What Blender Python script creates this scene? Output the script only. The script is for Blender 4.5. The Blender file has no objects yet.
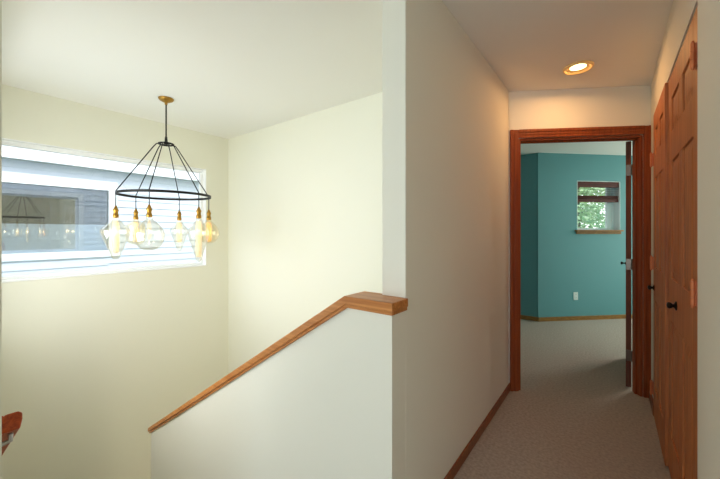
import bpy, bmesh, math, random
from mathutils import Vector, Matrix
random.seed(7)
sc = bpy.context.scene
COL = sc.collection
PI = math.pi

# ------------------------------------------------------------------ helpers
class MB:
    """collects shapes in one bmesh"""
    def __init__(self): self.bm = bmesh.new()
    def face(self, vs):
        try: return self.bm.faces.new(vs)
        except ValueError: return None
    def box(self, x0, x1, y0, y1, z0, z1, M=None):
        x0, x1 = sorted((x0, x1)); y0, y1 = sorted((y0, y1)); z0, z1 = sorted((z0, z1))
        c = [(x0,y0,z0),(x1,y0,z0),(x1,y1,z0),(x0,y1,z0),(x0,y0,z1),(x1,y0,z1),(x1,y1,z1),(x0,y1,z1)]
        v = [self.bm.verts.new((M @ Vector(p)) if M else p) for p in c]
        for f in ((3,2,1,0),(4,5,6,7),(0,1,5,4),(1,2,6,5),(2,3,7,6),(3,0,4,7)): self.face([v[i] for i in f])
        return self
    def prism(self, poly, fn):
        """poly: 2D outline; fn(a, b, t) -> 3D point for t = 0, 1"""
        n = len(poly)
        A = [self.bm.verts.new(fn(a, b, 0)) for a, b in poly]
        B = [self.bm.verts.new(fn(a, b, 1)) for a, b in poly]
        self.face(A); self.face(B[::-1])
        for i in range(n): self.face([A[i], B[i], B[(i+1) % n], A[(i+1) % n]])
        return self
    def lathe(self, prof, c=(0,0,0), seg=28, M=None):
        rows = []
        for r, z in prof:
            if r < 1e-5: rows.append([self.bm.verts.new(self._t((c[0], c[1], c[2]+z), M))])
            else: rows.append([self.bm.verts.new(self._t((c[0]+r*math.cos(2*PI*k/seg), c[1]+r*math.sin(2*PI*k/seg), c[2]+z), M)) for k in range(seg)])
        for a, b in zip(rows, rows[1:]):
            for k in range(seg):
                l = (k+1) % seg
                if len(a) == 1 and len(b) == 1: continue
                if len(a) == 1: self.face([a[0], b[k], b[l]])
                elif len(b) == 1: self.face([a[k], b[0], a[l]])
                else: self.face([a[k], b[k], b[l], a[l]])
        return self
    def _t(self, p, M): return (M @ Vector(p)) if M else p
    def tube(self, pts, r, seg=10, closed=False, caps=True):
        P = [Vector(p) for p in pts]; n = len(P); rows = []
        up = None
        for i in range(n):
            if closed: t = P[(i+1) % n] - P[i-1]
            else: t = P[min(i+1, n-1)] - P[max(i-1, 0)]
            t.normalize()
            if up is None:
                up = Vector((0,0,1)) if abs(t.z) < .9 else Vector((1,0,0))
            a = t.cross(up).normalized(); b = a.cross(t).normalized(); up = b
            rr = r[i] if isinstance(r, (list, tuple)) else r
            rows.append([self.bm.verts.new(P[i] + a*rr*math.cos(2*PI*k/seg) + b*rr*math.sin(2*PI*k/seg)) for k in range(seg)])
        m = n if closed else n-1
        for i in range(m):
            A, B = rows[i], rows[(i+1) % n]
            for k in range(seg):
                l = (k+1) % seg
                self.face([A[k], A[l], B[l], B[k]])
        if not closed and caps: self.face(rows[0][::-1]); self.face(rows[-1])
        return self
    def build(self, name, mat, parent=None, bevel=0, smooth=False, seg=2):
        bmesh.ops.recalc_face_normals(self.bm, faces=self.bm.faces)
        me = bpy.data.meshes.new(name); self.bm.to_mesh(me); self.bm.free()
        me.materials.append(mat)
        if smooth:
            for p in me.polygons: p.use_smooth = True
        o = bpy.data.objects.new(name, me); COL.objects.link(o)
        if parent is not None: o.parent = parent
        if bevel:
            b = o.modifiers.new('bevel', 'BEVEL'); b.width = bevel; b.segments = seg; b.limit_method = 'ANGLE'; b.angle_limit = math.radians(35)
        return o

def tag(o, label=None, cat=None, group=None, kind=None):
    if label: o['label'] = label
    if cat: o['category'] = cat
    if group: o['group'] = group
    if kind: o['kind'] = kind
    return o
def empty(name, loc=(0,0,0)):
    o = bpy.data.objects.new(name, None); COL.objects.link(o); o.location = loc; o.empty_display_size = .1
    return o
def into(o, root):
    """parent o (built in world space) to root without moving it"""
    o.parent = root; o.matrix_parent_inverse = Matrix.Translation(root.location).inverted()
    return o

# ------------------------------------------------------------------ materials
def srgb(r, g, b):
    f = lambda c: c/12.92 if c <= .04045 else ((c+.055)/1.055)**2.4
    return (f(r/255), f(g/255), f(b/255), 1)
def mat(name, rgb, rough=.6, metal=0, noise=0, nscale=30, bump=0, bscale=200, spec=.5):
    m = bpy.data.materials.new(name); m.use_nodes = True
    nt = m.node_tree; b = nt.nodes['Principled BSDF']
    b.inputs['Roughness'].default_value = rough; b.inputs['Metallic'].default_value = metal
    b.inputs['Specular IOR Level'].default_value = spec
    c = srgb(*rgb); b.inputs['Base Color'].default_value = c
    tc = nt.nodes.new('ShaderNodeTexCoord')
    if noise:
        n = nt.nodes.new('ShaderNodeTexNoise'); n.inputs['Scale'].default_value = nscale; n.inputs['Detail'].default_value = 6
        nt.links.new(tc.outputs['Object'], n.inputs['Vector'])
        r = nt.nodes.new('ShaderNodeValToRGB')
        r.color_ramp.elements[0].position = .3; r.color_ramp.elements[1].position = .7
        r.color_ramp.elements[0].color = [x*(1-noise) for x in c[:3]]+[1]
        r.color_ramp.elements[1].color = [min(1, x*(1+noise)) for x in c[:3]]+[1]
        nt.links.new(n.outputs['Fac'], r.inputs['Fac']); nt.links.new(r.outputs['Color'], b.inputs['Base Color'])
    if bump:
        n = nt.nodes.new('ShaderNodeTexNoise'); n.inputs['Scale'].default_value = bscale; n.inputs['Detail'].default_value = 4
        nt.links.new(tc.outputs['Object'], n.inputs['Vector'])
        bp = nt.nodes.new('ShaderNodeBump'); bp.inputs['Strength'].default_value = bump; bp.inputs['Distance'].default_value = .004
        nt.links.new(n.outputs['Fac'], bp.inputs['Height']); nt.links.new(bp.outputs['Normal'], b.inputs['Normal'])
    return m
def wood(name, light, dark, scale=(40, 40, 2.2), rough=.38):
    m = bpy.data.materials.new(name); m.use_nodes = True
    nt = m.node_tree; b = nt.nodes['Principled BSDF']; b.inputs['Roughness'].default_value = rough
    tc = nt.nodes.new('ShaderNodeTexCoord'); mp = nt.nodes.new('ShaderNodeMapping'); mp.inputs['Scale'].default_value = scale
    n = nt.nodes.new('ShaderNodeTexNoise'); n.inputs['Scale'].default_value = 1.3; n.inputs['Detail'].default_value = 9; n.inputs['Distortion'].default_value = .9
    r = nt.nodes.new('ShaderNodeValToRGB'); r.color_ramp.elements[0].position = .34; r.color_ramp.elements[1].position = .68
    r.color_ramp.elements[0].color = srgb(*dark); r.color_ramp.elements[1].color = srgb(*light)
    L = nt.links.new
    L(tc.outputs['Object'], mp.inputs['Vector']); L(mp.outputs['Vector'], n.inputs['Vector']); L(n.outputs['Fac'], r.inputs['Fac']); L(r.outputs['Color'], b.inputs['Base Color'])
    bp = nt.nodes.new('ShaderNodeBump'); bp.inputs['Strength'].default_value = .12; bp.inputs['Distance'].default_value = .002
    L(n.outputs['Fac'], bp.inputs['Height']); L(bp.outputs['Normal'], b.inputs['Normal'])
    return m
def emit(name, rgb, strength):
    m = bpy.data.materials.new(name); m.use_nodes = True
    b = m.node_tree.nodes['Principled BSDF']; b.inputs['Base Color'].default_value = srgb(*rgb)
    b.inputs['Emission Color'].default_value = srgb(*rgb); b.inputs['Emission Strength'].default_value = strength
    return m
def frosted(name, rgb, strength, clear=.5):
    """glowing frosted tube that lets light through"""
    m = emit(name, rgb, strength); nt = m.node_tree; out = nt.nodes['Material Output']
    t = nt.nodes.new('ShaderNodeBsdfTransparent'); t.inputs['Color'].default_value = srgb(255, 246, 228)
    mx = nt.nodes.new('ShaderNodeMixShader'); mx.inputs['Fac'].default_value = clear
    nt.links.new(nt.nodes['Principled BSDF'].outputs[0], mx.inputs[1]); nt.links.new(t.outputs[0], mx.inputs[2]); nt.links.new(mx.outputs[0], out.inputs['Surface'])
    return m
def glass(name, tint, base=.06, edge=.5, rough=.02):
    """thin pane: clear with a facing-dependent mirror share"""
    m = bpy.data.materials.new(name); m.use_nodes = True
    nt = m.node_tree; nt.nodes.remove(nt.nodes['Principled BSDF'])
    out = nt.nodes['Material Output']
    t = nt.nodes.new('ShaderNodeBsdfTransparent'); t.inputs['Color'].default_value = tint
    g = nt.nodes.new('ShaderNodeBsdfGlossy'); g.inputs['Roughness'].default_value = rough
    lw = nt.nodes.new('ShaderNodeLayerWeight'); lw.inputs['Blend'].default_value = .35
    mr = nt.nodes.new('ShaderNodeMapRange'); mr.inputs['To Min'].default_value = base; mr.inputs['To Max'].default_value = edge
    mx = nt.nodes.new('ShaderNodeMixShader'); L = nt.links.new
    L(lw.outputs['Facing'], mr.inputs['Value']); L(mr.outputs['Result'], mx.inputs['Fac'])
    L(t.outputs[0], mx.inputs[1]); L(g.outputs[0], mx.inputs[2]); L(mx.outputs[0], out.inputs['Surface'])
    return m

M_cream = mat('cream_wall_paint', (234, 233, 218), .75, bump=.10, bscale=260)
M_white = mat('pale_wall_paint', (234, 231, 218), .75, bump=.10, bscale=260)
M_ceil = mat('ceiling_paint', (240, 239, 234), .85, bump=.12, bscale=180)
M_teal = mat('teal_wall_paint', (106, 160, 164), .7, bump=.10, bscale=260)
M_carpet = mat('beige_carpet', (178, 164, 153), .95, noise=.16, nscale=60, bump=.9, bscale=420, spec=.1)
M_oak = wood('oak_cap', (208, 140, 78), (176, 106, 50), (2.0, 45, 45))
M_rail = wood('rail_wood', (190, 84, 34), (150, 56, 20), (2.5, 50, 50))
M_trim = wood('cherry_trim', (158, 76, 32), (122, 52, 20), (45, 45, 1.6))
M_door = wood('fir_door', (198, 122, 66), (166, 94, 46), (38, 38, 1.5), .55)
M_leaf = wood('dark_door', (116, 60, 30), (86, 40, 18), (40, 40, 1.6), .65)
M_base = wood('baseboard_wood', (150, 84, 40), (112, 56, 24), (30, 30, 30))
M_tbase = wood('honey_baseboard', (176, 122, 58), (140, 92, 40), (8, 8, 40))
M_vinyl = mat('white_vinyl', (246, 247, 247), .4)
M_black = mat('black_iron', (30, 29, 28), .45, .6)
M_bronze = mat('dark_bronze', (42, 32, 26), .35, .8)
M_brass = mat('aged_brass', (172, 132, 60), .35, .9)
M_copper = mat('copper_hinge', (214, 128, 84), .38, .6)
M_steel = mat('brushed_steel', (190, 190, 190), .3, .95)
M_pale = mat('hinge_plate', (116, 104, 94), .32, .85)
M_glass = glass('bulb_glass', (.98, .955, .88, 1), .06, .75)
M_amber = glass('amber_bulb_glass', (1, .94, .80, 1), .05, .5)
M_pane = glass('window_glass', (.97, .98, .98, 1), .04, .4)
M_nbpane = glass('mirroring_glass', (.92, .96, .97, 1), .28, .55)
M_fil = frosted('frosted_filament', (255, 243, 220), .36)
M_filw = frosted('amber_filament', (255, 212, 150), .4)
M_ring = mat('cream_trim_ring', (250, 216, 150), .4)
M_lamp = emit('lamp_lens', (255, 226, 160), 5)
M_siding = mat('white_lap_siding', (218, 223, 230), .6)
M_bsiding = mat('blue_grey_siding', (226, 232, 238), .6)
M_soffit = mat('grey_soffit', (196, 198, 200), .7)
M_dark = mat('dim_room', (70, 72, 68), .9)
M_shade = mat('pale_blue_shade', (238, 245, 252), .8)
M_cherry = wood('blind_wood', (104, 38, 26), (70, 22, 16), (2, 2, 50), .7)
M_plate = mat('white_plastic', (240, 240, 236), .35)
M_roof = mat('roof_shingle', (84, 80, 78), .9, noise=.2, nscale=8)
M_grass = mat('lawn', (92, 118, 62), .95, noise=.35, nscale=3, bump=.5, bscale=60)
M_leafg = mat('tree_leaf', (182, 204, 156), .6, noise=.35, nscale=2.5)
M_bark = mat('bark', (92, 72, 54), .9, noise=.3, nscale=12, bump=.6, bscale=30)

# ------------------------------------------------------------------ plan (metres; y runs along the hall)
H = 2.44
XL, XR = -.67, .239                 # hall wall faces
XW = -3.769                         # stair window wall
YB = 2.273                          # stair back wall
YH, YH2 = 1.083, 1.192              # half wall
YC = 1.187                          # near end of the hall wall
YN = .142                           # near stair wall face
LOW = -2.75
D0 = Vector((-.66, 2.908, 0)); DA = math.radians(30.93)      # angled bedroom door wall
MD = Matrix.Translation(D0) @ Matrix.Rotation(DA, 4, 'Z')    # local: x along, y into the bedroom
T0 = Vector((-.856, 5.373, 0)); TA = math.radians(44.31)     # angled bedroom window wall
MT = Matrix.Translation(T0) @ Matrix.Rotation(TA, 4, 'Z')    # local: x along, y outwards

def struct(name, o, label, cat):
    o.name = name; return tag(o, label, cat, kind='structure')

# floors
m = MB()
m.box(-.9, .36, -2.75, YH, -.28, 0); m.box(.36, 2.5, -2.75, .5, -.28, 0); m.box(-.785, .36, YH, 2.5, -.28, 0); m.box(-2.12, 3.3, 2.5, 7.4, -.28, 0)
struct('floor', m.build('floor', M_carpet), 'beige carpet floor of the upper hall and bedroom', 'floor')
m = MB(); m.box(-3.9, 1.2, -.1, 2.4, LOW-.2, LOW)
struct('floor_lower', m.build('floor_lower', M_carpet), 'lower level carpet at the foot of the stairs', 'floor')
# stairs: upper flight in front of the half wall, landing, lower flight behind
m = MB(); rise, run = .178, .283
for k in range(1, 7):
    x1 = -.9 - run*(k-1); m.box(x1-run, x1, YN, YH, -rise*k-.26, -rise*k)
zl = -rise*7; xl_ = -.9-run*6
m.box(XW, xl_, YN, YB, zl-.26, zl)
for k in range(1, 8):
    x0 = xl_ + run*(k-1); m.box(x0, min(x0+run, -.0), YH2, YB, max(LOW, zl-rise*k-.26), zl-rise*k)
struct('staircase', m.build('staircase', M_carpet, bevel=.012), 'carpeted stairs turning at a landing beside the half wall', 'stairs')
# ceiling
m = MB(); m.box(-3.9, 2.6, -2.87, 2.5, H, H+.14); m.box(-2.12, 3.3, 2.5, 7.4, H, H+.14)
struct('ceiling', m.build('ceiling', M_ceil), 'white ceiling over stairwell and hall', 'ceiling')
# hall walls
m = MB(); m.box(XL-.115, XL, YC, 2.87, -.28, H)
struct('wall_hall_left', m.build('wall_hall_left', M_white, bevel=.004), 'pale painted wall along the left of the hall', 'wall')
m = MB(); CY0, CY1, CZ = 1.653, 3.10, 2.118
m.box(XR, .36, .5, CY0, 0, H); m.box(XR, .36, CY1, 3.5, 0, H); m.box(XR, .36, CY0, CY1, CZ, H)
m.box(.3, .36, CY0, CY1, 0, CZ)
struct('wall_hall_right', m.build('wall_hall_right', M_white), 'pale wall around the closet doors right of the hall', 'wall')
# stairwell
m = MB(); m.box(XW-.12, XL-.115, YB, YB+.12, LOW, H)
struct('wall_stair_back', m.build('wall_stair_back', M_cream), 'cream back wall of the stairwell', 'wall')
WY0, WY1, WZ0, WZ1 = .25, 1.992, .90, 2.023
m = MB()
m.box(XW-.10, XW, -.1, WY0, LOW, H); m.box(XW-.10, XW, WY1, YB+.12, LOW, H)
m.box(XW-.10, XW, WY0, WY1, LOW, WZ0); m.box(XW-.10, XW, WY0, WY1, WZ1, H)
struct('wall_stair_left', m.build('wall_stair_left', M_cream), 'cream stairwell wall holding the wide window', 'wall')
m = MB(); SX0, SX1, SZ0, SZ1 = -3.5, -1.95, .55, 2.1
m.box(XW, SX0, 0, YN, LOW, H); m.box(SX1, -1.466, 0, YN, LOW, H); m.box(SX0, SX1, 0, YN, LOW, SZ0); m.box(SX0, SX1, 0, YN, SZ1, H)
struct('wall_stair_near', m.build('wall_stair_near', M_cream), 'stairwell wall carrying the handrail at the left edge', 'wall')
m = MB()
prof = [(XL, LOW), (XL, .975), (-.885, .975), (-2.893, -.288), (-2.893, LOW)]
m.prism(prof, lambda a, b, t: (a, YH + t*(YC-YH), b))
p2 = [(XL-.115, LOW), (XL-.115, .975), (-.885, .975), (-2.893, -.288), (-2.893, LOW)]
m.prism(p2, lambda a, b, t: (a, YC + t*(YH2-YC), b))
struct('wall_half', m.build('wall_half', M_white), 'sloping pale half wall between the stair flights', 'wall')
# shell behind the camera
m = MB()
m.box(-1.5, -.95, -2.87, -2.75, -.28, H); m.box(.05, .40, -2.87, -2.75, -.28, H); m.box(1.7, 2.5, -2.87, -2.75, -.28, H); m.box(.40, 1.7, -2.87, -2.75, -.28, .55); m.box(.40, 1.7, -2.87, -2.75, 2.15, H); m.box(2.5, 2.6, -2.87, .6, -.28, H); m.box(.36, 2.5, .5, .6, -.28, H)
m.box(-.95, .05, -2.87, -2.75, -.28, .55); m.box(-.95, .05, -2.87, -2.75, 2.15, H)
struct('wall_rear', m.build('wall_rear', M_white), 'rear wall of the landing behind the viewer', 'wall')
m = MB(); m.box(-1.466, -1.35, -2.75, 0.0, -.28, H); m.box(-1.466, -.9, -2.75, -2.70, -.28, 0)
m.box(-1.35, -.9, -2.75, .142, -.28, 0)
struct('wall_landing_left', m.build('wall_landing_left', M_white), 'wall of the landing left of the viewer', 'wall')
m = MB(); m.box(1.1, 1.2, -.1, 2.4, LOW, -.28); m.box(-3.9, 1.2, -.2, -.1, LOW, -.28); m.box(-.785, 1.2, YB, YB+.12, LOW, -.28)
struct('wall_lower', m.build('wall_lower', M_cream), 'lower level walls under the landing', 'wall')

# bedroom walls
m = MB(); OS0, OS1, OZ = .057, .990, 2.055
for a, b, z0, z1 in ((-.15, OS0, 0, H), (OS1, 4.4, 0, H), (OS0, OS1, OZ, H)):
    m.box(a, b, 0, .06, z0, z1, MD)
struct('wall_door', m.build('wall_door', M_white), 'angled hall wall around the bedroom doorway', 'wall')
m = MB()
for a, b, z0, z1 in ((-.15, OS0, 0, H), (OS1, 4.4, 0, H), (OS0, OS1, OZ, H)):
    m.box(a, b, .0605, .088, z0, z1, MD)
m.box(-2.0, -.79, 2.4, 2.5, 0, H); m.box(-.86, -.79, 2.5, 2.86, 0, H)
struct('wall_bedroom_front', m.build('wall_bedroom_front', M_teal), 'teal bedroom side of the doorway wall', 'wall')
m = MB(); m.box(-2.12, -.85, 5.385, 5.54, 0, H)
struct('wall_bedroom_left', m.build('wall_bedroom_left', M_teal), 'narrow teal bedroom wall at the left of the doorway', 'wall')
m = MB(); m.box(-2.12, -2.0, 2.4, 5.54, 0, H)
struct('wall_bedroom_side', m.build('wall_bedroom_side', M_teal), 'teal side wall of the bedroom', 'wall')
BS0, BS1, BZ0, BZ1 = .619, 1.323, 1.323, 2.045
m = MB()
for a, b, z0, z1 in ((0, BS0, 0, H), (BS1, 2.52, 0, H), (BS0, BS1, 0, BZ0), (BS0, BS1, BZ1, H)):
    m.box(a, b, 0, .15, z0, z1, MT)
struct('wall_bedroom_back', m.build('wall_bedroom_back', M_teal), 'wide angled teal bedroom wall with the small window', 'wall')
m = MB()
m.box(.9, 1.3, 7.13, 7.28, 0, H); m.box(2.8, 3.3, 7.13, 7.28, 0, H); m.box(1.3, 2.8, 7.13, 7.28, 0, .7); m.box(1.3, 2.8, 7.13, 7.28, 2.1, H)
m.box(3.2, 3.3, 5.0, 7.28, 0, H)
struct('wall_bedroom_right', m.build('wall_bedroom_right', M_teal), 'teal bedroom walls to the right beyond the doorway', 'wall')

# ------------------------------------------------------------------ wooden trim
m = MB(); m.box(XL, XL+.009, YH, 2.90, 0, .064)
struct('baseboard_left', m.build('baseboard_left', M_base, bevel=.004), 'stained wood baseboard along the left hall wall', 'baseboard')
m = MB(); m.box(XR-.013, XR, CY1+.004, 3.40, 0, .075); m.box(XR-.013, XR, .5, CY0-.004, 0, .075)
struct('baseboard_right', m.build('baseboard_right', M_base, bevel=.004), 'stained wood baseboard on the right hall wall', 'baseboard')
m = MB(); m.box(-2.0, -.85, 5.372, 5.385, 0, .06); m.box(0, 2.5, -.013, 0, 0, .06, MT)
struct('baseboard_bedroom', m.build('baseboard_bedroom', M_tbase, bevel=.003), 'honey wood baseboard under the teal bedroom walls', 'baseboard')

# door casing of the bedroom doorway (trim_1)
root = empty('trim_1', tuple(D0)); struct('trim_1', root, 'reddish wood casing framing the bedroom doorway', 'door frame')
CW = .068
def casing(a, b, z0, z1, name, vert):
    m = MB()
    if vert:
        m.box(a, b, -.017, 0, z0, z1, MD)
        o_ = a if vert < 0 else b
        i_ = b if vert < 0 else a
        m.box(min(o_, o_ + vert*-.022), max(o_, o_ + vert*-.022), -.024, -.017, z0, z1, MD)
        m.box(min(i_ + vert*.022, i_+vert*.032), max(i_+vert*.022, i_+vert*.032), -.021, -.017, z0, z1 - .03, MD)
    else:
        m.box(a, b, -.017, 0, z0, z1, MD); m.box(a, b, -.024, -.017, z1-.022, z1, MD); m.box(a+.03, b-.03, -.021, -.017, z0+.022, z0+.032, MD)
    return into(m.build(name, M_trim, bevel=.003), root)
casing(OS0-CW, OS0-.002, 0, OZ+CW, 'casing_leg', -1)
casing(OS1+.002, OS1+.054, 0, OZ+CW, 'casing_leg', 1)
casing(OS0-.002, OS1+.002, OZ+.002, OZ+CW, 'casing_head', 0)
m = MB(); m.box(OS0-.002, OS0+.018, -.001, .089, 0, OZ, MD); m.box(OS0+.018, OS0+.030, .035, .058, 0, OZ-.02, MD); into(m.build('jamb', M_trim, bevel=.002), root)
m = MB(); m.box(OS1-.018, OS1+.002, -.001, .089, 0, OZ, MD); m.box(OS1-.030, OS1-.018, .035, .058, 0, OZ-.02, MD); into(m.build('jamb', M_trim, bevel=.002), root)
m = MB(); m.box(OS0+.018, OS1-.018, -.001, .089, OZ-.018, OZ+.002, MD); m.box(OS0+.018, OS1-.018, .035, .058, OZ-.03, OZ-.018, MD); into(m.build('head_jamb', M_trim, bevel=.002), root)

# half wall cap
root = empty('oak_cap_rail', (-.66, YH, .975))
tag(root, 'orange-brown oak cap running level then sloping down along the pale half wall', 'handrail')
SL = (.975+.288)/(2.893-.885)
def cap_prof(x_end, top, bot, lowx=-2.897):
    zb = lambda x: .975 - SL*(-.885 - x)
    return [(x_end, .975+bot), (x_end, .975+top), (-.893, .975+top), (lowx, zb(lowx)+top-.004), (lowx, zb(lowx)+bot), (-.885, .975+bot)]
m = MB(); b0, t0 = .015, .050
m.prism(cap_prof(XL+.014, t0, b0), lambda a, b, t: (a, (YH-.022) + t*(YC-.001-YH+.022), b))
m.prism(cap_prof(XL-.116, t0, b0), lambda a, b, t: (a, (YC-.001) + t*(YH2+.02-YC+.001), b))
into(m.build('cap_board', M_oak, bevel=.004), root)
m = MB()
m.prism(cap_prof(XL+.009, b0, 0), lambda a, b, t: (a, (YH-.014) + t*.014, b))
m.prism([(YH, .975), (YH, .992), (YC, .992), (YC, .975)], lambda a, b, t: (XL + t*.009, a, b))
into(m.build('cap_moulding', M_oak, bevel=.003), root)

# ------------------------------------------------------------------ stair handrail at the left edge
root = empty('stair_handrail', (-1.62, .19, .66))
tag(root, 'reddish wood handrail on a metal bracket at the lower left corner', 'handrail')
hx, hy, hz = -1.640, .183, .662
m = MB()
rp = [(-.022, -.052), (.020, -.052), (.026, -.02), (.026, 0.0), (.016, .010), (-.016, .010), (-.026, .0), (-.026, -.02)]
m.prism(rp, lambda a, b, t: (hx - t*1.9, hy + a, hz + b - t*1.9*SL))
into(m.build('rail', M_rail, bevel=.004), root)
m = MB(); m.prism([(-.05, -.052), (.0, -.052), (.0, .010), (-.05, .010)], lambda a, b, t: (hx + a, YN+.001 + t*(hy-.02-YN), b + hz - SL*(-a)))
into(m.build('rail_return', M_rail, bevel=.004), root)
m = MB(); m.tube([(hx-.035, YN+.002, hz-.105), (hx-.035, hy-.03, hz-.105), (hx-.035, hy, hz-.098), (hx-.035, hy, hz-.07)], .008, 10)
m.lathe([(0, 0), (.028, 0), (.028, .006), (.012, .012), (0, .012)], M=Matrix.Translation((hx-.035, YN+.001, hz-.105)) @ Matrix.Rotation(-PI/2, 4, 'X'))
into(m.build('bracket', M_steel, smooth=True), root)

# ------------------------------------------------------------------ stair window (window_1)
root = empty('window_1', (XW-.05, (WY0+WY1)/2, WZ0)); struct('window_1', root, 'wide white framed stairwell window behind the chandelier', 'window')
m = MB(); fx0, fx1 = XW-.098, XW-.055; fw = .04
m.box(fx0, fx1, WY0, WY1, WZ1-fw, WZ1); m.box(fx0, fx1, WY0, WY1, WZ0, WZ0+fw)
m.box(fx0, fx1, WY0, WY0+fw, WZ0+fw, WZ1-fw); m.box(fx0, fx1, WY1-fw, WY1, WZ0+fw, WZ1-fw)
into(m.build('window_frame', M_vinyl, bevel=.004), root)
m = MB(); m.box(fx1, XW+.008, WY0, WY1, WZ0-.001, WZ0+.012); into(m.build('window_sill', M_vinyl, bevel=.003), root)
m = MB(); m.box(fx1, XW+.001, WY0, WY1, WZ1-.006, WZ1+.001); m.box(fx1, XW+.001, WY1-.006, WY1+.001, WZ0+.012, WZ1-.006); m.box(fx1, XW+.001, WY0-.001, WY0+.006, WZ0+.012, WZ1-.006)
into(m.build('window_return', M_vinyl), root)
m = MB(); m.box(fx0+.018, fx0+.022, WY0+fw, WY1-fw, WZ0+fw, WZ1-fw); into(m.build('window_pane', M_pane), root)

def plain_window(name, label, x0, x1, y0, y1, z0, z1):
    root = empty(name, ((x0+x1)/2, y0, z0)); struct(name, root, label, 'window'); w = .045
    m = MB(); m.box(x0, x1, y0, y1, z1-w, z1); m.box(x0, x1, y0, y1, z0, z0+w); m.box(x0, x0+w, y0, y1, z0+w, z1-w); m.box(x1-w, x1, y0, y1, z0+w, z1-w)
    m.box((x0+x1)/2-.02, (x0+x1)/2+.02, y0, y1, z0+w, z1-w); into(m.build('window_frame', M_vinyl, bevel=.003), root)
    m = MB(); m.box(x0+w, x1-w, (y0+y1)/2-.002, (y0+y1)/2+.002, z0+w, z1-w); into(m.build('window_pane', M_pane), root)
plain_window('added_window_3', 'unseen window added to the near stairwell wall for fill light', SX0, SX1, .01, .05, SZ0, SZ1)  # window added out of view so fill light reaches the stairwell
plain_window('added_window_4', 'unseen window added to the rear landing wall for fill light', -.95, .05, -2.86, -2.82, .55, 2.15)  # unseen, added to let cool fill onto the half wall and column
plain_window('added_window_5', 'wide unseen window added behind the viewer to light the hall', .40, 1.7, -2.86, -2.82, .55, 2.15)  # added behind the viewer to brighten the left hall wall

# ------------------------------------------------------------------ bedroom window (window_2)
c2 = MT @ Vector(((BS0+BS1)/2, .1, BZ0))
root = empty('window_2', tuple(c2)); struct('window_2', root, 'small bedroom window with white frame in the teal wall', 'window')
m = MB(); fw = .03; y0, y1 = .09, .145
m.box(BS0, BS1, y0, y1, BZ1-fw, BZ1, MT); m.box(BS0, BS1, y0, y1, BZ0, BZ0+fw, MT)
m.box(BS0, BS0+fw, y0, y1, BZ0+fw, BZ1-fw, MT); m.box(BS1-.05, BS1, y0, y1, BZ0+fw, BZ1-fw, MT)
m.box(BS1-.12, BS1-.05, y0+.01, y1-.01, BZ0+fw, BZ1-fw, MT)
into(m.build('window_frame', M_vinyl, bevel=.003), root)
m = MB()
m.box(BS1-.006, BS1+.001, -.001, y0, BZ0, BZ1, MT); m.box(BS0-.001, BS0+.006, -.001, y0, BZ0, BZ1, MT); m.box(BS0, BS1, -.001, y0, BZ1-.006, BZ1+.001, MT)
into(m.build('window_return', M_vinyl), root)
m = MB(); m.box(BS0+fw, BS1-.12, .115, .119, BZ0+fw, BZ1-fw, MT); into(m.build('window_pane', M_pane), root)
m = MB(); m.box(BS0-.035, BS1+.02, -.045, y0, BZ0-.022, BZ0, MT); m.box(BS0-.02, BS1+.008, -.016, 0, BZ0-.06, BZ0-.022, MT)
into(m.build('window_sill', M_tbase, bevel=.004), root)

# blind, raised, in the bedroom window
root = empty('window_blind', tuple(MT @ Vector(((BS0+BS1)/2, .035, BZ1))))
tag(root, 'dark cherry wooden blind half raised in the small bedroom window', 'blind')
w0, w1 = BS0+.008, BS1-.008
m = MB(); m.box(w0, w1, .008, .062, BZ1-.085, BZ1-.007, MT); into(m.build('headrail', M_cherry, bevel=.004), root)
for k in range(4):
    z = BZ1-.115-.032*k
    m = MB(); Ms = MT @ Matrix.Translation((0, .037, z)) @ Matrix.Rotation(math.radians(8), 4, 'X')
    m.box(w0+.004, w1-.004, -.022, .022, -.0015, .0015, Ms); into(m.build('slat', M_cherry), root)
m = MB()
for k in range(7): m.box(w0+.004, w1-.004, .014, .06, BZ1-.262+.0075*k, BZ1-.262+.0075*k+.005, MT)
m.box(w0+.004, w1-.004, .014, .06, BZ1-.305, BZ1-.264, MT)
into(m.build('bottom_rail', M_cherry, bevel=.002), root)
for f in (.2, .8):
    m = MB(); x = w0+(w1-w0)*f; m.tube([MT @ Vector((x, .037, BZ1-.085)), MT @ Vector((x, .037, BZ1-.27))], .0015, 6); into(m.build('lift_cord', M_cherry), root)

# outlet
oc = Vector(((-.431+.856)/math.cos(TA), 0, .354))
root = empty('wall_outlet', tuple(MT @ oc)); tag(root, 'white electrical outlet low on the teal bedroom wall', 'outlet')
m = MB(); m.box(oc.x-.036, oc.x+.036, -.007, 0, oc.z-.058, oc.z+.058, MT); into(m.build('wall_plate', M_plate, bevel=.003), root)
for dz in (-.024, .024):
    m = MB(); m.box(oc.x-.015, oc.x+.015, -.0095, -.007, oc.z+dz-.014, oc.z+dz+.014, MT); r_ = into(m.build('receptacle', M_plate, bevel=.002), root)
    m = MB()
    for dx in (-.006, .006): m.box(oc.x+dx-.0012, oc.x+dx+.0012, -.0099, -.0094, oc.z+dz-.003, oc.z+dz+.006, MT)
    s_ = m.build('slot', M_bronze); s_.parent = r_; s_.matrix_parent_inverse = (Matrix.Translation(root.location)).inverted() @ Matrix.Identity(4)
    s_.matrix_parent_inverse = Matrix.Identity(4)

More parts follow.
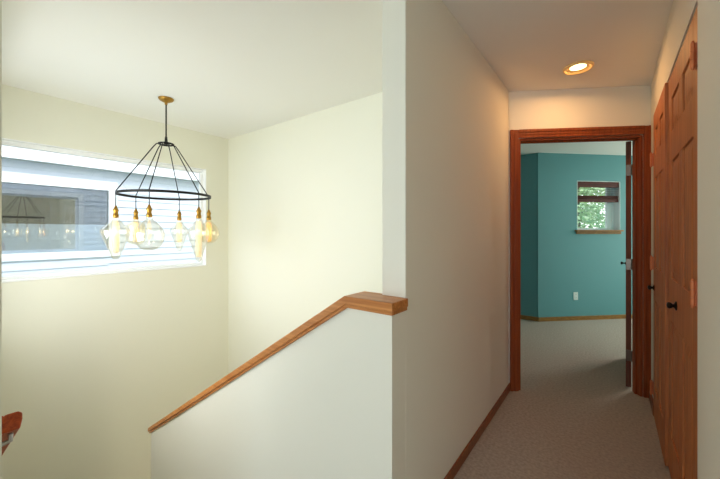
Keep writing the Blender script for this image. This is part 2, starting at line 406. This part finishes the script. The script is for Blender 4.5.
# ------------------------------------------------------------------ panelled doors
def panel_door(root, W, Ht, T, mats, place, cols=2):
    """six panel leaf; local x 0..W across, y 0..T thick (y=0 the visible face), z up"""
    st, mu = .105, .095
    rails = [(0, .21), (.82, 1.04), (1.645, 1.80), (Ht-.125, Ht)]
    m = MB()
    m.box(0, st, 0, T, 0, Ht, place); m.box(W-st, W, 0, T, 0, Ht, place)
    for a, b in rails: m.box(st, W-st, 0, T, a, b, place)
    for (a, b), (c, d) in zip(rails, rails[1:]): m.box(W/2-mu/2, W/2+mu/2, 0, T, b, c, place)
    into(m.build('door_frame', mats, bevel=.003), root)
    for (a, b), (c, d) in zip(rails, rails[1:]):
        for x0, x1 in ((st, W/2-mu/2), (W/2+mu/2, W-st)):
            m = MB()
            m.box(x0, x1, .008, T-.008, b, c, place)
            e, r = .012, .045
            for s, y_in, y_out in ((1, .008, .002), (-1, T-.008, T-.002)):
                O = [(x0+e, b+e), (x1-e, b+e), (x1-e, c-e), (x0+e, c-e)]
                I = [(x0+r, b+r), (x1-r, b+r), (x1-r, c-r), (x0+r, c-r)]
                vo = [m.bm.verts.new(place @ Vector((p, y_in, q))) for p, q in O]
                vi = [m.bm.verts.new(place @ Vector((p, y_out, q))) for p, q in I]
                m.face(vi)
                for k in range(4): m.face([vo[k], vo[(k+1) % 4], vi[(k+1) % 4], vi[k]])
            into(m.build('door_panel', mats), root)
def knob(root, M, mtl, proj=.036):
    """M: local z points away from the door face"""
    m = MB(); m.lathe([(0, 0), (.022, 0), (.022, .003), (.014, .007), (.0075, .010), (.0075, proj-.022), (.013, proj-.018), (.0165, proj-.010), (.013, proj-.003), (0, proj)], M=M, seg=24)
    return into(m.build('knob', mtl, smooth=True), root)
def hinge(root, p, mtl, dirx=-1, plate=.03, hh=.088, side=1):
    """butt hinge: knuckle barrel at p (proud of the face), one leaf either side along y"""
    x, y, z = p; m = MB()
    for k in range(3):
        m.lathe([(0, 0), (.0075, 0), (.0075, hh/3-.001), (0, hh/3-.001)], c=(x, y, z-hh/2+hh/3*k), seg=14)
    m.lathe([(0, 0), (.006, .0), (.004, .008), (0, .01)], c=(x, y, z+hh/2), seg=12)
    m.lathe([(0, -.01), (.004, -.008), (.006, 0), (0, 0)], c=(x, y, z-hh/2), seg=12)
    m.box(x, x+.012, y-.002, y+.002, z-hh/2, z+hh/2)
    m.box(x+.0085, x+.0115, y-plate, y+plate, z-hh/2, z+hh/2)
    return into(m.build('hinge', mtl, bevel=.001), root)

# near closet leaf: face at x = XR-.003, runs along y
def closet(name, y0, y1, face, label, hinges, kn):
    root = empty(name, (face, y0, .012)); struct(name, root, label, 'door')
    W = y1-y0
    pl = Matrix.Translation((face, y0, .012)) @ Matrix(((0,1,0,0),(1,0,0,0),(0,0,1,0),(0,0,0,1)))   # local x -> y, local y -> +x
    panel_door(root, W, 2.098, .034, M_door, pl)
    for hy_, z in hinges: hinge(root, (face-.012, hy_, z), M_copper)
    knob(root, Matrix.Translation((face, kn[0], kn[1])) @ Matrix.Rotation(-PI/2, 4, 'Y'), M_bronze)
    return root
closet('door_1', CY0+.004, 2.452, XR+.004, 'tall orange-brown panelled closet door nearest the viewer on the right', ((CY0+.03, 1.93), (CY0+.03, 1.07), (CY0+.03, .2)), (2.17, .94))
closet('door_2', 2.458, CY1-.004, XR-.010, 'farther orange-brown closet leaf next to the bedroom doorway', ((CY1-.004, 1.80), (CY1-.004, 1.075), (CY1-.004, .2)), (3.03, .91))

# open bedroom door
hp = Vector((.124, 3.522, 0))
ang = math.radians(88.3)
pl = Matrix.Translation((hp.x-.0, hp.y, .012)) @ Matrix.Rotation(ang, 4, 'Z')
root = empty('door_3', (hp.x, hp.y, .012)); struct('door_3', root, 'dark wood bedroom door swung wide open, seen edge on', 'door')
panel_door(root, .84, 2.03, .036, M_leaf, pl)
for sgn in (0, 1):
    Mk = pl @ Matrix.Translation((.78, .036 if sgn else 0, .965)) @ Matrix.Rotation(-PI/2 if sgn else PI/2, 4, 'X')
    knob(root, Mk, M_bronze, .046)
for z in (1.79, 1.015, .262):
    m = MB(); m.box(-.0025, .001, .002, .034, z-.045, z+.045, pl)
    m.lathe([(0, 0), (.007, 0), (.007, .09), (0, .09)], c=(-.006, -.005, z-.045), M=pl, seg=14)
    m.box(-.03, -.006, -.008, -.005, z-.045, z+.045, pl)
    into(m.build('hinge', M_pale, bevel=.0008), root)

# ------------------------------------------------------------------ recessed ceiling light
LX, LY = -.19, 2.754
root = empty('recessed_light', (LX, LY, H)); tag(root, 'round glowing recessed light in the hall ceiling', 'ceiling light')
m = MB(); m.lathe([(.050, -.002), (.056, -.003), (.080, -.015), (.087, -.015), (.091, -.010), (.091, 0), (.050, 0), (.050, -.002)], c=(LX, LY, H), seg=40); into(m.build('trim_ring', M_ring, smooth=True), root)
m = MB(); m.lathe([(0, -.004), (.03, -.0035), (.0495, -.0015), (.0495, 0), (0, 0)], c=(LX, LY, H), seg=40); into(m.build('lamp_lens', M_lamp, smooth=True), root)

# ------------------------------------------------------------------ chandelier
CX, CY = -3.052, 1.260
root = empty('chandelier', (CX, CY, H))
tag(root, 'black ring chandelier with six hanging clear bulbs in the stairwell', 'chandelier')
m = MB(); m.lathe([(0, 0), (.058, 0), (.060, -.006), (.052, -.018), (.030, -.030), (.012, -.036), (.010, -.055), (0, -.055)], c=(CX, CY, H), seg=32); into(m.build('canopy', M_brass, smooth=True), root)
ZH, ZR, RR = 2.060, 1.606, .350
m = MB(); m.tube([(CX, CY, H-.05), (CX, CY, ZH)], .006, 10); into(m.build('stem', M_bronze, smooth=True), root)
m = MB()
m.tube([(CX+.056*math.cos(2*PI*k/24), CY+.056*math.sin(2*PI*k/24), ZH-.012) for k in range(24)], .007, 8, closed=True)
for k in range(3):
    a = PI*k/3; m.tube([(CX-.056*math.cos(a), CY-.056*math.sin(a), ZH-.012), (CX, CY, ZH+.004), (CX+.056*math.cos(a), CY+.056*math.sin(a), ZH-.012)], .005, 8)
m.lathe([(0, .05), (.009, .05), (.012, .01), (.016, .004), (.016, -.014), (0, -.016)], c=(CX, CY, ZH), seg=18)
into(m.build('hub', M_black, smooth=True), root)
m = MB()
seg = 72; W_, T_ = .020, .004
rows = []
for k in range(seg):
    a = 2*PI*k/seg; ca, sa = math.cos(a), math.sin(a)
    rows.append([m.bm.verts.new((CX+(RR+dr)*ca, CY+(RR+dr)*sa, ZR+dz)) for dr, dz in ((-T_, -W_/2), (T_, -W_/2), (T_, W_/2), (-T_, W_/2))])
for k in range(seg):
    A_, B_ = rows[k], rows[(k+1) % seg]
    for q in range(4): m.face([A_[q], A_[(q+1) % 4], B_[(q+1) % 4], B_[q]])
into(m.build('ring', M_black), root)
A0 = math.radians(37.264); rv = Vector((math.cos(A0), math.sin(A0), 0)); fv = Vector((-math.sin(A0), math.cos(A0), 0))
def smoothprof(pts, n=5):
    out = []
    P = [pts[0]] + pts + [pts[-1]]
    for i in range(1, len(P)-2):
        for k in range(n):
            t = k/n; p0, p1, p2, p3 = P[i-1], P[i], P[i+1], P[i+2]
            out.append(tuple(max(0, .5*(2*p1[j]+(-p0[j]+p2[j])*t+(2*p0[j]-5*p1[j]+4*p2[j]-p3[j])*t*t+(-p0[j]+3*p1[j]-3*p2[j]+p3[j])*t**3)) if j == 0 else
                             .5*(2*p1[j]+(-p0[j]+p2[j])*t+(2*p0[j]-5*p1[j]+4*p2[j]-p3[j])*t*t+(-p0[j]+3*p1[j]-3*p2[j]+p3[j])*t**3) for j in (0, 1)))
    out.append(pts[-1]); return out
def diamond(w, h):
    return smoothprof([(.020, 0), (.026, -.020*h), (.062*w, -.055*h), (.100*w, -.098*h), (.107*w, -.125*h), (.098*w, -.165*h), (.070*w, -.235*h), (.044*w, -.300*h), (.031*w, -.340*h), (.020*w, -.360*h), (0, -.366*h)], 4)
globe = smoothprof([(.020, 0), (.026, -.02), (.058, -.050), (.092, -.095), (.102, -.135), (.094, -.185), (.072, -.225), (.040, -.246), (0, -.252)], 4)
roundb = smoothprof([(.020, 0), (.030, -.02), (.066, -.055), (.088, -.100), (.090, -.140), (.072, -.185), (.040, -.210), (0, -.218)], 4)
tube_ = smoothprof([(.020, 0), (.032, -.018), (.066, -.045), (.072, -.080), (.072, -.170), (.060, -.205), (.030, -.222), (0, -.226)], 4)
small = diamond(.70, .82)
BULBS = [(312, diamond(.92, .90), .27, M_glass, M_fil, 'large pointed clear bulb'), (12, globe, .10, M_glass, None, 'round globe clear bulb'), (72, diamond(.76, .98), .32, M_glass, M_fil, 'large pointed clear bulb'),
         (132, roundb, .19, M_amber, M_filw, 'short amber bulb'), (192, small, .20, M_glass, M_fil, 'small pointed clear bulb'), (252, tube_, .19, M_amber, M_fil, 'short amber bulb')]
zs = 1.500
for th, prof, fl, gm, fm, lab in BULBS:
    t = math.radians(th); d = rv*math.sin(t) - fv*math.cos(t); C0 = Vector((CX, CY, 0))
    P = C0 + d*RR
    a0 = C0 + d*.056
    m = MB(); m.tube([(a0.x, a0.y, ZH-.012), tuple((C0+d*.074).to_2d())+(ZH-.022,), tuple((C0+d*.092).to_2d())+(ZH-.045,), (P.x, P.y, ZR+.012), (P.x, P.y, ZR-.004)], .0042, 8); into(m.build('arm', M_black, smooth=True), root)
    m = MB(); m.tube([(P.x, P.y, ZR-.004), (P.x, P.y, zs-.003)], .0035, 8); into(m.build('cord', M_black, smooth=True), root)
    m = MB(); m.lathe([(0, 0), (.007, 0), (.009, -.010), (.013, -.016), (.014, -.022), (.019, -.030), (.020, -.040), (.016, -.046), (.016, -.066), (.020, -.070), (.020, -.092), (.018, -.096), (0, -.096)], c=(P.x, P.y, zs), seg=20); into(m.build('socket', M_brass, smooth=True), root)
    bz = zs-.094
    m = MB(); m.lathe(prof, c=(P.x, P.y, bz), seg=32); b = into(m.build('bulb', gm, smooth=True), root); b['label'] = lab
    m = MB()
    if fm:
        r = .023
        m.lathe([(0, -.022), (.012, -.022), (.019, -.034), (r, -.05), (r, -.03-fl*.8), (r*.8, -.03-fl*.9), (0, -.03-fl*.92)], c=(P.x, P.y, bz), seg=20)
    else:
        for k in range(4):
            a = PI/2*k; m.tube([(P.x+.004*math.cos(a), P.y+.004*math.sin(a), bz-.02), (P.x+.012*math.cos(a), P.y+.012*math.sin(a), bz-.07), (P.x+.010*math.cos(a), P.y+.010*math.sin(a), bz-.15), (P.x, P.y, bz-.17)], .0022, 6)
    f = m.build('filament', fm or M_fil, smooth=True); f.parent = b

# ------------------------------------------------------------------ outside
m = MB(); m.box(-25, 25, -20, 35, LOW-.45, LOW-.25)
struct('ground', m.build('ground', M_grass), 'lawn outside the house', 'ground')
def laps(m, xf, y0, y1, z0, z1, face=1, pitch=.116, dx=.020):
    """lap siding facing +x (face=1) or -x"""
    n = max(1, round((z1-z0)/pitch)); p = (z1-z0)/n
    pf = [(0, z0)]
    for k in range(n): pf += [(dx, z0+p*k), (.002, z0+p*(k+1))]
    pf += [(-.05, z1), (-.05, z0)]
    m.prism(pf[1:], lambda a, b, t: (xf+face*a, y0 + t*(y1-y0), b))
NX = -6.48
root = empty('neighbour_house', (NX, 2, LOW-.25)); tag(root, 'white lap sided house outside the stairwell window', 'house')
NY0, NY1, NZ0, NZ1 = -.2, 1.80, 1.0, 1.96
m = MB()
laps(m, NX, -4, NY0, LOW-.25, 2.28); laps(m, NX, NY1, 8, LOW-.25, 2.28); laps(m, NX, NY0, NY1, LOW-.25, NZ0); laps(m, NX, NY0, NY1, NZ1, 2.28)
into(m.build('siding', M_siding), root)
m = MB(); m.box(NX-.02, NX+.20, -4.2, 8.2, 2.275, 2.295); into(m.build('soffit', M_soffit), root)
m = MB(); m.box(NX+.20, NX+.225, -4.2, 8.2, 2.265, 2.50); into(m.build('fascia', M_vinyl), root)
m = MB(); m.prism([(NX+.24, 2.50), (NX-4.5, 4.9), (NX-4.5, 4.8), (NX+.24, 2.42)], lambda a, b, t: (a, -4.3+t*12.6, b)); into(m.build('roof', M_roof), root)
m = MB(); tw = .12
m.box(NX, NX+.035, NY0-tw, NY1+tw, NZ1-.0, NZ1+.145); m.box(NX, NX+.04, NY0-tw, NY1+tw, NZ0-.1, NZ0)
m.box(NX, NX+.035, NY1, NY1+tw, NZ0, NZ1); m.box(NX, NX+.035, NY0-tw, NY0, NZ0, NZ1)
wn = into(m.build('window_trim', M_vinyl), root)
def sub(o): o.parent = wn; o.matrix_parent_inverse = Matrix.Identity(4); return o
m = MB(); m.box(NX-.01, NX-.005, NY0, NY1, NZ0, NZ1); sub(m.build('pane', M_nbpane))
m = MB()
for k in range(12): m.box(NX-.035, NX-.025 + .006*(k % 2), NY0, NY1, NZ0+.034*k, NZ0+.034*(k+1))
sub(m.build('shade', M_shade))
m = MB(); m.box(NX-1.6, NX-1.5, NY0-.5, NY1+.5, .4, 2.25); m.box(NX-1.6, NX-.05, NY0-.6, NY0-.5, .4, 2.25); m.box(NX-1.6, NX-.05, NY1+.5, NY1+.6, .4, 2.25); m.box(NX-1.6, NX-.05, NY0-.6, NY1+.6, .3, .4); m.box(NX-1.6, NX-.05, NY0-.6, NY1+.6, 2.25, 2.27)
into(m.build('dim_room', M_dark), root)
# our own outer face, mirrored in the neighbour's window
m = MB(); xo = XW-.125
laps(m, xo, -4, WY0, -.6, H, -1); laps(m, xo, WY1, 3.6, -.6, H, -1); laps(m, xo, WY0, WY1, -.6, WZ0, -1); laps(m, xo, WY0, WY1, WZ1, H, -1)
struct('wall_outside', m.build('wall_outside', M_bsiding), 'blue-grey lap siding on the outside of the stairwell wall', 'wall')
m = MB(); tw = .09; x0, x1 = xo-.035, xo-.01
m.box(x0, x1, WY0-tw, WY1+tw, WZ1, WZ1+tw); m.box(x0, x1, WY0-tw, WY1+tw, WZ0-tw, WZ0); m.box(x0, x1, WY0-tw, WY0, WZ0, WZ1); m.box(x0, x1, WY1, WY1+tw, WZ0, WZ1)
struct('trim_2', m.build('trim_2', M_vinyl), 'white trim around the outside of the stairwell window', 'window trim')

def tree(x, y, zc, R_, n, label, seed):
    rnd = random.Random(seed)
    root = empty('leafy_tree', (x, y, LOW-.25)); tag(root, label, 'tree', 'trees outside the bedroom window')
    m = MB(); m.tube([(x, y, LOW-.25), (x+.05, y, -1), (x-.05, y+.05, zc-.5*R_), (x, y, zc+.5*R_)], [.16, .12, .09, .03], 10)
    for k in range(7):
        a = rnd.uniform(0, 2*PI); z = zc - .6*R_ + .16*k*R_
        m.tube([(x, y, z), (x+.4*R_*math.cos(a), y+.4*R_*math.sin(a), z+.25*R_), (x+.8*R_*math.cos(a), y+.8*R_*math.sin(a), z+.45*R_)], [.04, .025, .01], 6)
    into(m.build('trunk', M_bark, smooth=True), root)
    m = MB()
    cl = [Vector((rnd.gauss(0, .45), rnd.gauss(0, .45), rnd.gauss(0, .5)))*R_ for _ in range(60)]
    for _ in range(n):
        c = rnd.choice(cl); p = Vector((x, y, zc)) + c + Vector((rnd.gauss(0, 1), rnd.gauss(0, 1), rnd.gauss(0, 1)))*.16*R_
        u = Vector((rnd.gauss(0, 1), rnd.gauss(0, 1), rnd.gauss(0, .5))).normalized(); v = u.orthogonal().normalized()
        v = (Matrix.Rotation(rnd.uniform(0, 2*PI), 3, u) @ v)
        s = rnd.uniform(.05, .085)
        q = [m.bm.verts.new(p + w) for w in (-u*s, -v*s*.45 + u*.1*s, u*s, v*s*.45 + u*.1*s)]
        m.face(q)
    into(m.build('foliage', M_leafg), root)
tree(-.7, 10.2, 2.4, 1.5, 6000, 'leafy green tree close outside the bedroom window', 3)
tree(.6, 18.5, 3.2, 2.4, 8000, 'leafy green tree farther back outside the bedroom window', 5)

# ------------------------------------------------------------------ lights
def area(name, loc, rot, sx, sy, power, col, spread=PI):
    l = bpy.data.lights.new(name, 'AREA'); l.shape = 'RECTANGLE'; l.size = sx; l.size_y = sy; l.energy = power; l.color = col; l.spread = spread
    o = bpy.data.objects.new(name, l); COL.objects.link(o); o.location = loc; o.rotation_euler = rot; return o
area('rear_fill', (-.45, -2.95, 1.35), (PI/2, 0, 0), 1.0, 1.55, 34, (.64, .83, 1))  # added area lamp outside the added rear window, cool fill
area('stairs_fill', (-2.72, -.14, 1.15), (PI/2, 0, 0), 1.5, 1.1, 42, (.97, .98, 1))  # added off-camera fill that brightens the stairwell walls and ceiling
area('loft_fill', (1.05, -2.95, 1.35), (PI/2, 0, math.radians(12)), 1.3, 1.55, 26, (.86, .93, 1))  # added fill, turned towards the left hall wall
l = bpy.data.lights.new('lower_fill', 'AREA'); l.shape = 'DISK'; l.size = .9; l.energy = 13; l.color = (1, .88, .62)  # added warm fill for the lower window wall, not a fixture
o = bpy.data.objects.new('lower_fill', l); COL.objects.link(o); o.location = (-.1, 1.72, -1.0); o.rotation_euler = (0, math.radians(75), 0)
area('bedroom_fill', (2.05, 7.35, 1.4), (-PI/2, 0, 0), 1.5, 1.4, 125, (1, .95, .82))  # added fill at an unseen bedroom opening, lifts the floor and teal walls
l = bpy.data.lights.new('hall_lamp', 'AREA'); l.shape = 'DISK'; l.size = .075; l.energy = 4.2; l.color = (1, .54, .22)
o = bpy.data.objects.new('hall_lamp', l); COL.objects.link(o); o.location = (LX, LY, H-.0065)
for k, (th, *_r) in enumerate(BULBS):
    t = math.radians(th); d = rv*math.sin(t) - fv*math.cos(t)
    l = bpy.data.lights.new('bulb_light', 'POINT'); l.energy = .12; l.color = (1, .84, .58); l.shadow_soft_size = .012
    o = bpy.data.objects.new('bulb_light', l); COL.objects.link(o); o.location = (CX+d.x*RR, CY+d.y*RR, 1.30)
l = bpy.data.lights.new('sun', 'SUN'); l.energy = 1.8; l.angle = math.radians(.6); l.color = (1, .97, .92)
o = bpy.data.objects.new('sun', l); COL.objects.link(o)
el = math.radians(42); o.rotation_euler = Vector((math.cos(el), 0.0, math.sin(el))).to_track_quat('Z', 'Y').to_euler()

w = bpy.data.worlds.new('sky'); sc.world = w; w.use_nodes = True
nt = w.node_tree; bg = nt.nodes['Background']
tc = nt.nodes.new('ShaderNodeTexCoord'); sp = nt.nodes.new('ShaderNodeSeparateXYZ'); cr = nt.nodes.new('ShaderNodeValToRGB')
cr.color_ramp.elements[0].position = 0; cr.color_ramp.elements[0].color = (.97, .985, 1, 1)
cr.color_ramp.elements[1].position = .8; cr.color_ramp.elements[1].color = (.70, .83, 1, 1)
nt.links.new(tc.outputs['Generated'], sp.inputs[0]); nt.links.new(sp.outputs['Z'], cr.inputs['Fac']); nt.links.new(cr.outputs['Color'], bg.inputs['Color'])
bg.inputs['Strength'].default_value = 3.0

# ------------------------------------------------------------------ camera
cam = bpy.data.cameras.new('camera'); co = bpy.data.objects.new('camera', cam); COL.objects.link(co); sc.camera = co
cam.sensor_width = 36; cam.lens = 331.74/720*36; cam.clip_start = .02
cam.shift_y = -7.4/720
co.location = (0, 0, 1.292); co.rotation_euler = (PI/2, 0, math.radians(37.264))
vs = sc.view_settings
vs.view_transform = 'Standard'; vs.look = 'None'; vs.gamma = 1; vs.use_curve_mapping = False; vs.exposure = 0
sc.cycles.max_bounces = 14; sc.cycles.diffuse_bounces = 8; sc.cycles.transparent_max_bounces = 16
sc.cycles.sample_clamp_indirect = 6; sc.cycles.caustics_refractive = False; sc.cycles.caustics_reflective = False
